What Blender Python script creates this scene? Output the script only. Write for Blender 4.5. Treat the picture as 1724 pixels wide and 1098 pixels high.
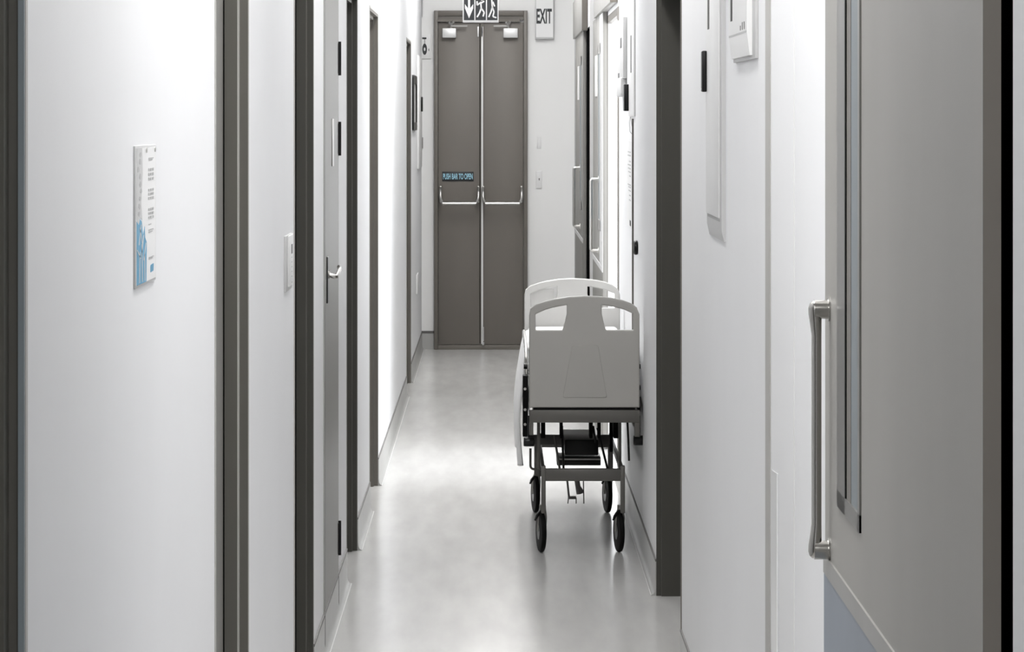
import bpy, bmesh, math, random
from mathutils import Vector, Matrix
random.seed(7)
S = bpy.context.scene
for o in list(bpy.data.objects): bpy.data.objects.remove(o)
C = S.collection

# ------------------------------------------------------------------ camera, light, exposure
F = 6260.0; CX = 836.0; CY = 195.0; EYE = 1.62         # focal length and vanishing point in pixels of 1724x1098, eye height in metres
cd = bpy.data.cameras.new('camera'); cam = bpy.data.objects.new('camera', cd); C.objects.link(cam)
cam.location = (0, 0, EYE); cam.rotation_euler = (math.pi/2, 0, 0)
cd.sensor_width = 36; cd.lens = 36*F/1724; cd.shift_x = (862-CX)/1724; cd.shift_y = -(549-CY)/1724
cd.clip_start = .05; cd.clip_end = 100
S.camera = cam
S.view_settings.view_transform = 'Standard'; S.view_settings.look = 'None'
S.view_settings.gamma = 1; S.view_settings.use_curve_mapping = False
S.view_settings.exposure = 0.42
w = bpy.data.worlds.new('world'); S.world = w; w.use_nodes = True
w.node_tree.nodes['Background'].inputs[0].default_value = (.9, .95, 1, 1)
w.node_tree.nodes['Background'].inputs[1].default_value = 0.3

def area(name, loc, rot, sx, sy, power, col=(1, .99, .97), spread=math.pi):
    l = bpy.data.lights.new(name, 'AREA'); l.shape = 'RECTANGLE'; l.size = sx; l.size_y = sy
    l.energy = power; l.color = col; l.spread = spread
    o = bpy.data.objects.new(name, l); C.objects.link(o); o.location = loc; o.rotation_euler = rot
    return o
CEIL = 3.3
PANELS = [(0.6, 3.6, 22), (6.2, 3.0, 34), (10.8, 3.0, 24), (17.2, 5.0, 64), (23.0, 2.6, 33)]     # depth along the corridor, length, watts
for y, ln, p in PANELS:
    area('panel_light', (0, y, CEIL-.02), (0, 0, 0), .26, ln, p)
area('daylight', (1.9, 17.3, 1.6), (0, math.pi/2, 0), 1.6, 2.4, 60, (.97, .985, 1))   # the window of the side room

A = .520; B = .540          # corridor half widths to left and right wall
YEND = 25.8
def YL(px): return F*A/(CX-px)
def YR(px): return F*B/(px-CX)
def XW(px, Y): return (px-CX)*Y/F
def HW(py, Y): return EYE-(py-CY)*Y/F

# ------------------------------------------------------------------ materials
def mat(name, col, rough=.5, metal=0, var=.04, scale=(6, 6, 6), bump=0, bscale=200, emit=None, trans=0, coat=0, rvar=0, spec=.5, brushed=False):
    m = bpy.data.materials.new(name); m.use_nodes = True
    nt = m.node_tree; b = nt.nodes['Principled BSDF']
    b.inputs['Base Color'].default_value = (*col, 1); b.inputs['Roughness'].default_value = rough
    b.inputs['Metallic'].default_value = metal; b.inputs['Specular IOR Level'].default_value = spec
    b.inputs['Transmission Weight'].default_value = trans; b.inputs['Coat Weight'].default_value = coat
    tc = nt.nodes.new('ShaderNodeTexCoord'); mp = nt.nodes.new('ShaderNodeMapping')
    mp.inputs['Scale'].default_value = scale
    nt.links.new(tc.outputs['Object'], mp.inputs['Vector'])
    n = nt.nodes.new('ShaderNodeTexNoise'); n.inputs['Scale'].default_value = 1; n.inputs['Detail'].default_value = 5
    nt.links.new(mp.outputs[0], n.inputs['Vector'])
    if var:
        r = nt.nodes.new('ShaderNodeValToRGB')
        r.color_ramp.elements[0].position = .3; r.color_ramp.elements[1].position = .7
        r.color_ramp.elements[0].color = (*[c*(1-var) for c in col], 1)
        r.color_ramp.elements[1].color = (*[min(1, c*(1+var)) for c in col], 1)
        nt.links.new(n.outputs[0], r.inputs[0]); nt.links.new(r.outputs[0], b.inputs['Base Color'])
    if rvar:
        mr = nt.nodes.new('ShaderNodeMapRange'); mr.inputs['To Min'].default_value = rough-rvar; mr.inputs['To Max'].default_value = rough+rvar
        nt.links.new(n.outputs[0], mr.inputs[0]); nt.links.new(mr.outputs[0], b.inputs['Roughness'])
    if bump:
        n2 = nt.nodes.new('ShaderNodeTexNoise'); n2.inputs['Scale'].default_value = bscale; n2.inputs['Detail'].default_value = 2
        nt.links.new(tc.outputs['Object'], n2.inputs['Vector'])
        bp = nt.nodes.new('ShaderNodeBump'); bp.inputs['Strength'].default_value = bump; bp.inputs['Distance'].default_value = .002
        nt.links.new(n2.outputs[0], bp.inputs['Height']); nt.links.new(bp.outputs[0], b.inputs['Normal'])
    if emit:
        b.inputs['Emission Color'].default_value = (*emit[:3], 1); b.inputs['Emission Strength'].default_value = emit[3]
    return m
M = {}
M['wall_end'] = mat('end_wall_paint_lightened', (.86, .86, .855), .5, var=.012, scale=(2, 2, 2))  # wall paint made lighter, standing in for light missing on the end wall
M['wall'] = mat('painted_wall', (.80, .805, .82), .5, var=.012, scale=(2, 2, 2), bump=.05, bscale=300)
M['ceiling'] = mat('ceiling_paint', (.80, .80, .80), .8, var=.02)
M['floor'] = mat('vinyl_floor', (.585, .58, .57), .22, var=.03, scale=(14, 2.0, 9), rvar=.03, spec=.5)
M['base'] = mat('vinyl_skirting', (.44, .44, .43), .35, var=.04)
M['strip'] = mat('skirting_cap', (.12, .115, .11), .5)
M['weld'] = mat('vinyl_weld', (.80, .80, .79), .3)
M['frame'] = mat('dark_frame_paint', (.098, .094, .082), .42, var=.05, scale=(20, 20, 3))
M['frame2'] = mat('darker_frame_paint', (.055, .053, .045), .42, var=.05, scale=(20, 20, 3))
M['frame_edge'] = mat('frame_edge_paint', (.42, .41, .39), .4)
M['door_brown'] = mat('taupe_door_paint', (.172, .156, .138), .45, var=.06, scale=(3, 3, 1.2))
M['door_trim'] = mat('taupe_frame_paint', (.15, .137, .12), .4, var=.05)
M['door_grey'] = mat('grey_door_laminate', (.20, .195, .18), .38, var=.04, scale=(12, 2, 1))
M['door_light'] = mat('light_grey_door', (.27, .265, .25), .4, var=.04, scale=(12, 2, 1))
M['door_near'] = mat('near_door_laminate', (.345, .335, .312), .5, var=.05, scale=(14, 2.5, 1.5))
M['edge_brown'] = mat('door_edge_band', (.18, .165, .145), .5)
M['blue'] = mat('blue_grey_kick_plate', (.235, .27, .32), .4, var=.05)
M['black'] = mat('black_rubber', (.005, .005, .005), .6, spec=.1)
M['blackp'] = mat('black_plastic', (.009, .009, .009), .3, spec=.25)
M['steel'] = mat('brushed_steel', (.55, .54, .52), .28, 1, var=.08, scale=(60, 60, 4))
M['darksteel'] = mat('dark_steel', (.28, .275, .26), .3, 1, var=.08)
M['handle'] = mat('polished_handle_steel', (.42, .41, .39), .16, 1, var=.03)
M['alu'] = mat('satin_aluminium', (.72, .72, .72), .35, .4)
M['hdr'] = mat('header_metal', (.36, .355, .34), .4, .2)
M['glass'] = mat('vision_glass', (.23, .265, .285), .4, 0, spec=.3)  # opaque, its grey-blue reflection is put into the base colour
M['white'] = mat('white_plastic', (.80, .80, .80), .35, var=.02)
M['white2'] = mat('grey_white_plastic', (.56, .56, .56), .4, var=.02)
M['clear'] = mat('clear_guard', (.86, .87, .88), .12, var=.01)
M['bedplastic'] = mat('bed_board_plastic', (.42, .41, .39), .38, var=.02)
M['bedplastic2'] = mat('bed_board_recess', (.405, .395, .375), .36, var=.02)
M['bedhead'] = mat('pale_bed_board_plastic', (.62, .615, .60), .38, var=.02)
M['bedmetal'] = mat('bed_frame_metal', (.13, .125, .115), .4, .3, var=.06)
M['sheet'] = mat('white_sheet', (.84, .84, .84), .9, var=.02, bump=.3, bscale=60)
M['signblack'] = mat('sign_black', (.015, .017, .02), .4)
M['signwhite'] = mat('sign_white', (.82, .82, .82), .4, var=.01)
M['signgrey'] = mat('sign_grey', (.42, .42, .42), .4)
M['cyan'] = mat('sign_cyan', (.055, .30, .50), .4, var=.05, scale=(30, 30, 30))
M['paleblue'] = mat('sign_pale_cyan', (.35, .62, .75), .4)
M['window'] = mat('daylight_window', (1, 1, 1), .5, var=0, emit=(.97, .985, 1, 3.0))
M['diffuser'] = mat('lit_diffuser', (1, 1, 1), .5, var=0, emit=(1, .99, .97, 3.0))
M['dark'] = mat('shade_black', (.006, .006, .006), 1, spec=0)  # matt black put where only shade would show

# ------------------------------------------------------------------ mesh helpers
def bx(bm, x0, x1, y0, y1, z0, z1, bev=0, seg=2):
    g = bmesh.ops.create_cube(bm, size=1)
    vs = g['verts']
    for v in vs:
        v.co = Vector(((x0+x1)/2+v.co.x*(x1-x0), (y0+y1)/2+v.co.y*(y1-y0), (z0+z1)/2+v.co.z*(z1-z0)))
    if bev:
        es = list({e for v in vs for e in v.link_edges})
        bmesh.ops.bevel(bm, geom=es, offset=bev, segments=seg, affect='EDGES', profile=.5)
def cyl(bm, c, r, h, axis='z', n=20, rx=None, bev=0, rot=None):
    g = bmesh.ops.create_cone(bm, cap_ends=True, segments=n, radius1=r, radius2=r if rx is None else rx, depth=h)
    R = {'z': Matrix(), 'x': Matrix.Rotation(math.pi/2, 4, 'Y'), 'y': Matrix.Rotation(-math.pi/2, 4, 'X')}[axis]
    if bev:
        vs = g['verts']; es = [e for e in {e for v in vs for e in v.link_edges} if abs(e.verts[0].co.z-e.verts[1].co.z) < 1e-6]
        r2 = bmesh.ops.bevel(bm, geom=es, offset=bev, segments=3, affect='EDGES', profile=.5)
        allv = {v for v in vs if v.is_valid} | set(r2['verts'])
    else: allv = set(g['verts'])
    T = Matrix.Translation(Vector(c)) @ (rot or Matrix()) @ R
    for v in allv: v.co = T @ v.co
def tube(bm, pts, r, n=12, closed=False):
    pts = [Vector(p) for p in pts]; rings = []; N = len(pts); up = None
    for i, p in enumerate(pts):
        if closed: t = (pts[(i+1) % N]-pts[i-1])
        else: t = pts[min(i+1, N-1)]-pts[max(i-1, 0)]
        t.normalize()
        if up is None:
            up = Vector((0, 0, 1)) if abs(t.z) < .9 else Vector((0, 1, 0))
        s = t.cross(up).normalized(); up = s.cross(t).normalized()
        rr = r[i] if isinstance(r, (list, tuple)) else r
        rings.append([bm.verts.new(p+(s*math.cos(a)+up*math.sin(a))*rr) for a in [2*math.pi*k/n for k in range(n)]])
    for i in range(N if closed else N-1):
        a, b = rings[i], rings[(i+1) % N]
        for k in range(n): bm.faces.new((a[k], a[(k+1) % n], b[(k+1) % n], b[k]))
    if not closed:
        bm.faces.new(rings[0][::-1]); bm.faces.new(rings[-1])
def smooth_path(pts, rad=.01, n=6):
    pts = [Vector(p) for p in pts]; out = [pts[0]]
    for i in range(1, len(pts)-1):
        a, b, c = pts[i-1], pts[i], pts[i+1]
        r = min(rad, (a-b).length*.48, (c-b).length*.48)
        p, q = b+(a-b).normalized()*r, b+(c-b).normalized()*r
        for k in range(n+1):
            t = k/n; out.append(p*(1-t)**2+b*2*t*(1-t)+q*t*t)
    out.append(pts[-1]); return out
def round_poly(pts, rad, n=5):
    P = [Vector((*p, 0)) for p in pts]; out = []
    for i in range(len(P)):
        a, b, c = P[i-1], P[i], P[(i+1) % len(P)]
        r = min(rad[i] if isinstance(rad, (list, tuple)) else rad, (a-b).length*.45, (c-b).length*.45)
        p, q = b+(a-b).normalized()*r, b+(c-b).normalized()*r
        for k in range(n+1):
            t = k/n; v = p*(1-t)**2+b*2*t*(1-t)+q*t*t; out.append((v.x, v.y))
    return out
def plate(bm, loops, thick, T, bevel=0):
    """flat plate from 2D loops (outer, then holes), extruded; T maps (u, v, w) with w along the normal"""
    cu = bpy.data.curves.new('t', 'CURVE'); cu.dimensions = '2D'; cu.fill_mode = 'BOTH'
    cu.extrude = max(thick/2-bevel, 0); cu.bevel_depth = bevel; cu.bevel_resolution = 2; cu.offset = -bevel
    for L in loops:
        s = cu.splines.new('POLY'); s.points.add(len(L)-1); s.use_cyclic_u = True
        for p, q in zip(s.points, L): p.co = (q[0], q[1], 0, 1)
    ob = bpy.data.objects.new('t', cu); me = bpy.data.meshes.new_from_object(ob)
    me.transform(T); n0 = len(bm.verts); bm.from_mesh(me)
    bpy.data.objects.remove(ob); bpy.data.curves.remove(cu); bpy.data.meshes.remove(me)
def text(bm, s, T, width, height, thick=.0015):
    cu = bpy.data.curves.new('t', 'FONT'); cu.body = s; cu.extrude = .01; cu.size = 1; cu.offset = .03
    ob = bpy.data.objects.new('t', cu); me = bpy.data.meshes.new_from_object(ob)
    xs = [v.co.x for v in me.vertices]; ys = [v.co.y for v in me.vertices]
    x0, x1, y0, y1 = min(xs), max(xs), min(ys), max(ys)
    for v in me.vertices:
        v.co = Vector(((v.co.x-x0)/(x1-x0)*width-width/2, (v.co.y-y0)/(y1-y0)*height-height/2, v.co.z/.01*thick/2))
    me.transform(T); bm.from_mesh(me)
    bpy.data.objects.remove(ob); bpy.data.curves.remove(cu); bpy.data.meshes.remove(me)
def facing_cam(x, y, z):      # local u -> +x, v -> +z, w -> -y
    return Matrix(((1, 0, 0, x), (0, 0, -1, y), (0, 1, 0, z), (0, 0, 0, 1)))
def facing_right(x, y, z):    # on the left wall, u -> +y (away), v -> +z, w -> +x
    return Matrix(((0, 0, 1, x), (1, 0, 0, y), (0, 1, 0, z), (0, 0, 0, 1)))
def facing_left(x, y, z):     # on the right wall, u -> -y (towards camera), v -> +z, w -> -x
    return Matrix(((0, 0, -1, x), (-1, 0, 0, y), (0, 1, 0, z), (0, 0, 0, 1)))
def oloc(o):
    v = Vector(o.location)
    while o.parent: o = o.parent; v += Vector(o.location)
    return v
def obj(name, bm, m, parent=None, label=None, origin=None, smooth=None):
    me = bpy.data.meshes.new(name)
    bmesh.ops.recalc_face_normals(bm, faces=bm.faces)
    off = oloc(parent) if parent else Vector(origin) if origin else Vector((0, 0, 0))
    for v in bm.verts: v.co -= off
    bm.to_mesh(me); bm.free(); me.materials.append(m if not isinstance(m, str) else M[m])
    o = bpy.data.objects.new(name, me); C.objects.link(o)
    if parent: o.parent = parent
    elif origin: o.location = origin
    if label: o['label'] = label
    for p in me.polygons: p.use_smooth = True
    if hasattr(me, 'set_sharp_from_angle'): me.set_sharp_from_angle(angle=math.radians(35))
    return o
def BX(name, m, parent, *a, bev=0, label=None, kind=None):
    bm = bmesh.new(); bx(bm, *a, bev=bev); o = obj(name, bm, m, parent, label)
    if kind: o['kind'] = kind
    return o
def empty(name, loc):
    o = bpy.data.objects.new(name, None); C.objects.link(o); o.location = loc; o.empty_display_size = .1; return o
def thing(o, label, cat, group=None):
    o['label'] = label; o['category'] = cat
    if group: o['group'] = group
    return o
def struct(o, label=None):
    o['kind'] = 'structure'
    if label: o['label'] = label
    return o

# ------------------------------------------------------------------ the shell
SK = .115                     # skirting height
HEAD = 2.064                  # head height of side doors
DEP = .0475                    # depth of the door recesses
XR2 = .560                    # right wall nearer than the corner
YC = 7.0                      # the corner on the right
Y0 = -2.5
bm = bmesh.new(); bx(bm, -1.3, 3.2, Y0, YEND+.3, -.12, 0); struct(obj('floor', bm, 'floor'), 'pale grey glossy vinyl corridor floor')
bm = bmesh.new(); bx(bm, -1.3, 3.2, Y0, YEND+.3, CEIL, CEIL+.12); struct(obj('ceiling', bm, 'ceiling'))
# left wall with its recesses
LREC = [(3.05, YL(41)), (YL(362), YL(417)), (YL(495), YL(527)), (YL(583), YL(601)), (YL(622), YL(636)), (YL(684), YL(691.5))]
bm = bmesh.new(); y = Y0
for a, b in LREC:
    bx(bm, -A-.25, -A, y, a, 0, CEIL); bx(bm, -A-.25, -A, a, b, HEAD, CEIL)
    bx(bm, -A-.25, -A-DEP-.035, a, b, 0, HEAD); y = b
bx(bm, -A-.25, -A, y, YEND+.2, 0, CEIL)
struct(obj('wall_left', bm, 'wall'))
# right wall: recess, dark doorway, bright doorway
RREC = (YR(1147.5), 12.55)
OPEN1 = (YR(1040), YR(1023)); GAP = (YR(993), YR(988))
OPH = HW(31, (OPEN1[0]+OPEN1[1])/2)
bm = bmesh.new()
YK = YR(1298)
bx(bm, B, B+.25, YK, RREC[0], 0, CEIL)
vs = [bm.verts.new(p) for z in (0, CEIL) for p in ((B, YK, z), (XR2, YC, z), (B+.25, YC, z), (B+.25, YK, z))]
for f in ((0, 1, 2, 3), (7, 6, 5, 4), (0, 4, 5, 1), (1, 5, 6, 2), (2, 6, 7, 3), (3, 7, 4, 0)): bm.faces.new([vs[i] for i in f])
bx(bm, B, B+.25, RREC[0], RREC[1], HEAD, CEIL); bx(bm, B+.12, B+.25, RREC[0], RREC[1], 0, HEAD)
bx(bm, B, B+.02, RREC[1], OPEN1[0], 0, CEIL)
bx(bm, B, B+.02, OPEN1[0], OPEN1[1], OPH, CEIL)
bx(bm, B, B+.02, OPEN1[1], GAP[0], 0, CEIL)
bx(bm, B, B+.02, GAP[0], GAP[1], 2.14, CEIL); bx(bm, B+.04, B+.07, GAP[0], GAP[1], 0, 2.14)
bx(bm, B, B+.02, GAP[1], YEND+.2, 0, CEIL)
struct(obj('wall_right', bm, 'wall'))
bm = bmesh.new(); bx(bm, .4305, XR2, Y0, 3.1, 0, CEIL); struct(obj('wall_right_pier', bm, 'wall'))
bm = bmesh.new(); bx(bm, XR2, B+.25, Y0, YC, 0, CEIL); struct(obj('wall_right_front', bm, 'wall'))
bm = bmesh.new(); bx(bm, -A-.1, B+.02, YEND, YEND+.2, 0, CEIL); struct(obj('wall_end', bm, 'wall_end'))
bm = bmesh.new(); bx(bm, -A-.3, B+.4, Y0-.1, Y0, 0, CEIL); struct(obj('wall_back', bm, 'wall'))
# the bright side room behind the open doorway
bm = bmesh.new()
bx(bm, B+.02, 2.9, 20.2, 20.35, 0, CEIL); bx(bm, B+.02, 2.9, 15.2, 15.35, 0, CEIL); bx(bm, 2.75, 2.9, 15.35, 20.2, 0, CEIL)
struct(obj('wall_side_room', bm, 'wall'))
wr = struct(empty('window_1', (1.2, 20.19, 1.3)), 'blown out bright window of the side room')
BX('pane', 'window', wr, B+.022, 1.6, 20.185, 20.195, .25, 2.6)
bm = bmesh.new(); bx(bm, B+.03, 1.62, 20.17, 20.2, .21, .25); bx(bm, B+.03, 1.62, 20.17, 20.2, 2.6, 2.64); bx(bm, 1.6, 1.64, 20.17, 20.2, .21, 2.64)
obj('window_frame', bm, 'white', wr)

# skirting, coved, with a thin dark cap line
def skirting(name, segs, side, capm='strip'):
    bm = bmesh.new(); cap = bmesh.new(); wl = bmesh.new()
    s = 1 if side == 'l' else -1
    for (xw, a, b) in segs:
        prof = [(0, SK), (.004, SK), (.004, .03), (.006, .014), (.011, .005), (.018, .0015), (.018, -.001), (0, -.001)]
        r0 = [bm.verts.new((xw+s*p[0], a, p[1])) for p in prof]; r1 = [bm.verts.new((xw+s*p[0], b, p[1])) for p in prof]
        for i in range(len(prof)):
            j = (i+1) % len(prof); bm.faces.new((r0[i], r0[j], r1[j], r1[i]))
        bm.faces.new(r0); bm.faces.new(r1[::-1])
        bx(cap, xw if s > 0 else xw-.0045, xw+.0045 if s > 0 else xw, a, b, SK, SK+.008)
        bx(wl, *sorted((xw+s*.0175, xw+s*.0195)), a, b, .0003, .0022)
    o = struct(obj(name, bm, 'base')); 
    obj('cap_strip', cap, capm, o); obj('weld_line', wl, 'weld', o)
    return o
lsegs = []; y = 0
for a, b in LREC: lsegs.append((-A, max(y, .5), a)); y = b
lsegs.append((-A, y, YEND))
skirting('baseboard_left', lsegs, 'l')
skirting('baseboard_right', [(B, YK, RREC[0]), (B, RREC[1], OPEN1[0]), (B, OPEN1[1], GAP[0]), (B, GAP[1], YEND)], 'r')
skirting('baseboard_right_front', [(XR2, 3.1, YC)], 'r')
bm = bmesh.new(); xa, xb = XW(731, YEND), XW(888, YEND)
bx(bm, -A, xa, YEND-.006, YEND, 0, SK); bx(bm, xb, B, YEND-.006, YEND, 0, SK)
e = struct(obj('baseboard_end', bm, 'base'))
bm = bmesh.new(); bx(bm, -A, xa, YEND-.008, YEND, SK-.005, SK+.012); bx(bm, xb, B, YEND-.008, YEND, SK-.005, SK+.012); obj('cap_strip', bm, 'strip', e)

# ------------------------------------------------------------------ recessed side doors
def vision(parent, side, xf, ya, yb, za, zb):
    bm = bmesh.new(); s = 1 if side == 'l' else -1
    x0, x1 = sorted((xf, xf+s*.003))
    bx(bm, x0, x1, ya, ya+.012, za, zb); bx(bm, x0, x1, yb-.012, yb, za, zb); bx(bm, x0, x1, ya, yb, za, za+.012); bx(bm, x0, x1, ya, yb, zb-.012, zb)
    v = obj('vision_panel', bm, 'blackp', parent)
    BX('glass', 'glass', v, *sorted((xf-s*.0005, xf+s*.001)), ya+.012, yb-.012, za+.012, zb-.012)
def lever(parent, side, x, y, z, d=1):
    s = 1 if side == 'l' else -1
    bm = bmesh.new(); bx(bm, *sorted((x, x+s*.003)), y-.02, y+.02, z-.11, z+.05, bev=.001)
    tube(bm, smooth_path([(x, y, z), (x+s*.022, y, z), (x+s*.024, y+d*.12, z), (x+s*.012, y+d*.13, z)], .012), .007, 10)
    obj('handle', bm, 'steel', parent)
nd = 1
def side_door(rec, n, m='frame', has_vision=False, near=False):
    a, b = rec
    r = struct(empty('door_%d' % n, (-A-DEP/2, (a+b)/2, 0)))
    bm = bmesh.new()
    bx(bm, -A-.0185, -A+.001, b-.006, b, 0, HEAD); bx(bm, -A-DEP-.03, -A-.0185, b-.045, b, 0, HEAD)      # far jamb with its stop
    bx(bm, -A-.0185, -A+.001, a, a+.006, 0, HEAD); bx(bm, -A-DEP-.03, -A-.0185, a, a+.045, 0, HEAD)
    bx(bm, -A-.0185, -A+.001, a, b, HEAD-.012, HEAD); bx(bm, -A-DEP-.03, -A-.0185, a, b, HEAD-.026, HEAD)
    fr = obj('door_frame', bm, m, r)
    bm = bmesh.new(); bx(bm, -A-.0187, -A-.0165, b-.0455, b-.006, .002, HEAD-.012); obj('frame_bead', bm, 'frame_edge' if n == 3 else 'frame', fr)  # lighter colour on one door stands in for light on the stop's face
    if n == 2:
        bm = bmesh.new(); bx(bm, -A-.0055, -A+.0012, b-.012, b-.005, 0, HEAD-.012); obj('edge_strip', bm, 'glass', fr)
    bm = bmesh.new(); bx(bm, -A-.002, -A+.002, a-.012, a+.002, 0, HEAD+.008); bx(bm, -A-.002, -A+.002, b-.003, b+.014, 0, HEAD+.008); bx(bm, -A-.002, -A+.002, a, b, HEAD-.002, HEAD+.008)
    obj('frame_edge', bm, 'frame_edge', fr)
    lf = BX('leaf', 'door_grey', r, -A-DEP-.02, -A-DEP, a+.045, b-.055, .01, HEAD-.03)
    BX('gap', 'dark', r, -A-DEP-.02, -A-DEP+.0022, b-.055, b-.0448, .01, HEAD-.03)
    if has_vision: vision(lf, 'l', -A-DEP, a+.2, a+.36, 1.70, 2.0)
    lever(lf, 'l', -A-DEP, a+.12, 1.05)
    return r
mats = ['frame', 'frame', 'frame2', 'frame2', 'door_trim', 'door_trim']
lb = ['recessed door at the far left edge of the photo with dark frame', 'recessed door past the blue poster with dark frame', 'recessed door just past the wall panel, darkest frame',
      'recessed door just past the cupboard door', 'recessed door with whole head visible, middle of left wall', 'recessed door at far end of left wall']
for i, r in enumerate(LREC):
    d = side_door(r, i+2, mats[i], has_vision=(i == 1)); d['label'] = lb[i]

# flush cupboard door in the left wall
a, b = YL(545), YL(568)
d = struct(empty('door_8', (-A, (a+b)/2, SK)), 'flush grey cupboard door with lever handle and three black hinges')
BX('leaf', 'door_grey', d, -A-.01, -A+.003, a, b, SK+.01, 2.45)
lf = d.children[0] if d.children else None
bm = bmesh.new(); bx(bm, -A, -A+.0035, a-.02, a, SK+.01, 2.46); bx(bm, -A, -A+.0035, b, b+.008, SK+.01, 2.46); obj('door_frame', bm, 'hdr', d)
BX('gap', 'black', d, -A, -A+.0038, a-.003, a+.006, SK+.012, 2.45)
for (p, q) in ((70, 127), (205, 262), (877, 935)):
    bm = bmesh.new(); cyl(bm, (-A+.007, b+.004, (HW(p, b)+HW(q, b))/2), .0055, HW(p, b)-HW(q, b), n=12); bx(bm, -A, -A+.006, b-.02, b+.03, HW(q, b)+.006, HW(p, b)-.006)
    obj('hinge', bm, 'blackp', d)
yh = YL(549)
bm = bmesh.new()
bx(bm, -A+.002, -A+.007, yh-.04, yh+.03, HW(510, yh), HW(432, yh), bev=.0015); obj('handle_plate', bm, 'blackp', d)
bm = bmesh.new()
tube(bm, smooth_path([(-A+.003, yh, HW(462, yh)), (-A+.030, yh-.0, HW(467, yh)), (-A+.037, yh+.11, HW(456, yh)), (-A+.034, yh+.125, HW(452, yh))], .012), .0065, 12)
cyl(bm, (-A+.006, yh, HW(462, yh)), .013, .010, 'x')
obj('handle', bm, 'handle', d)
ys = YL(558)
BX('name_strip', 'steel', d, -A+.003, -A+.006, ys-.05, ys+.05, HW(280, ys), HW(200, ys), bev=.001)
# joints of the skirting below the cupboard door
bm = bmesh.new()
for q in (a-.003, b+.004): bx(bm, -A+.002, -A+.0052, q, q+.006, .02, SK)
struct(obj('trim_1', bm, 'strip'))

# deep recess on the right with its dark far jamb
r = struct(empty('door_9', (B+.06, (RREC[0]+RREC[1])/2, 0)), 'deep dark door frame in the right wall just before the bed')
bm = bmesh.new(); b0 = RREC[1]
bx(bm, B-.001, B+.016, b0-.006, b0+.0, 0, HEAD); bx(bm, B+.016, B+.119, b0-.02, b0, 0, HEAD)
bx(bm, B-.001, B+.119, RREC[0], b0, HEAD-.02, HEAD)
bx(bm, B-.001, B+.119, RREC[0], RREC[0]+.006, 0, HEAD)
obj('door_frame', bm, 'frame2', r)
bm = bmesh.new(); bx(bm, B-.003, B, RREC[0]-.012, RREC[0]+.003, 0, HEAD); obj('frame_edge', bm, 'edge_brown', r)
bm = bmesh.new(); bx(bm, B+.0155, B+.0168, b0-.021, b0-.005, 0, HEAD-.02); obj('frame_bead', bm, 'frame', r)
BX('leaf', 'door_grey', r, B+.09, B+.115, RREC[0]+.01, b0-.025, .01, HEAD-.03)
# brushed strip and guard at the corner, white joint
bm = bmesh.new(); bx(bm, B-.002, B+.001, YK, YR(1290), .0, CEIL); struct(obj('trim_2', bm, 'frame_edge'), 'taupe vertical edge strip at the wall corner')
bm = bmesh.new(); gz = HW(790, YK)
sl = (XR2-B)/(YK-YC)
gv = [bm.verts.new(p) for z in (0, gz) for p in ((B-.0012, YK+.01, z), (B+.10*sl-.0012, YK-.10, z), (B+.10*sl+.002, YK-.10, z), (B+.002, YK+.01, z))]
for f in ((0, 1, 2, 3), (7, 6, 5, 4), (0, 4, 5, 1), (1, 5, 6, 2), (2, 6, 7, 3), (3, 7, 4, 0)): bm.faces.new([gv[i] for i in f])
tube(bm, [(B+.10*sl-.0012, YK-.10, 0), (B+.10*sl-.0012, YK-.10, gz)], .0012, 8)
o = obj('corner_guard', bm, 'clear'); thing(o, 'clear plastic corner guard on the white wall corner beside the open door', 'corner guard')
bm = bmesh.new(); bx(bm, XR2-.001, XR2+.001, YC-.012, YC, 0, CEIL); struct(obj('trim_3', bm, 'weld'))

# ------------------------------------------------------------------ near open door on the right
Z1, Z2 = 3.39, 5.12
def dx(Y): return .4525+(Y-Z2)*.0054
dr = struct(empty('door_10', (.45, Z1, 0)), 'large grey door standing open along the right wall, steel pull handle')
def slab(bm, ya, yb, za, zb, o0, o1):
    vs = [bm.verts.new((dx(Y)+o, Y, z)) for z in (za, zb) for (Y, o) in ((ya, o0), (yb, o0), (yb, o1), (ya, o1))]
    for f in ((0, 1, 2, 3), (7, 6, 5, 4), (0, 4, 5, 1), (1, 5, 6, 2), (2, 6, 7, 3), (3, 7, 4, 0)): bm.faces.new([vs[i] for i in f])
def Yd(px):                    # depth at which the door face stands at this pixel column
    return (.4525-Z2*.0054)/((px-CX)/F-.0054)
wy0, wy1 = Yd(1450), Yd(1412)
wz = HW(898, wy0)
bm = bmesh.new()
slab(bm, Z1, wy0, .01, 2.1, 0, .0165); slab(bm, wy1, Z2, .01, 2.1, 0, .0165); slab(bm, wy0, wy1, .01, wz, 0, .0165); slab(bm, wy0, wy1, 2.0, 2.1, 0, .0165)
lf = obj('leaf', bm, 'door_near', dr)
bm = bmesh.new(); slab(bm, Z1-.003, Z1, .01, 2.1, 0, .0165); obj('edge_band', bm, 'edge_brown', lf)
bm = bmesh.new()       # vision panel frame
t = .035
slab(bm, wy0, Yd(1447), wz, 2.0, -.0025, .006); slab(bm, Yd(1425), wy1, wz, 2.0, -.0025, .006); slab(bm, wy0, wy1, wz, wz+.022, -.0025, .006); slab(bm, wy0, wy1, 1.98, 2.0, -.0025, .006)
vf = obj('vision_panel', bm, 'darksteel', lf)
bm = bmesh.new(); slab(bm, Yd(1447), Yd(1433), wz+.02, 1.98, .0, .009); obj('glass', bm, 'glass', vf)
bm = bmesh.new(); slab(bm, Yd(1426), Yd(1424.5), wz+.02, 1.98, -.002, .009); slab(bm, Yd(1447.5), Yd(1446.5), wz+.02, 1.98, -.002, .009); gb = obj('glazing_bead', bm, 'black', vf)
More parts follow.
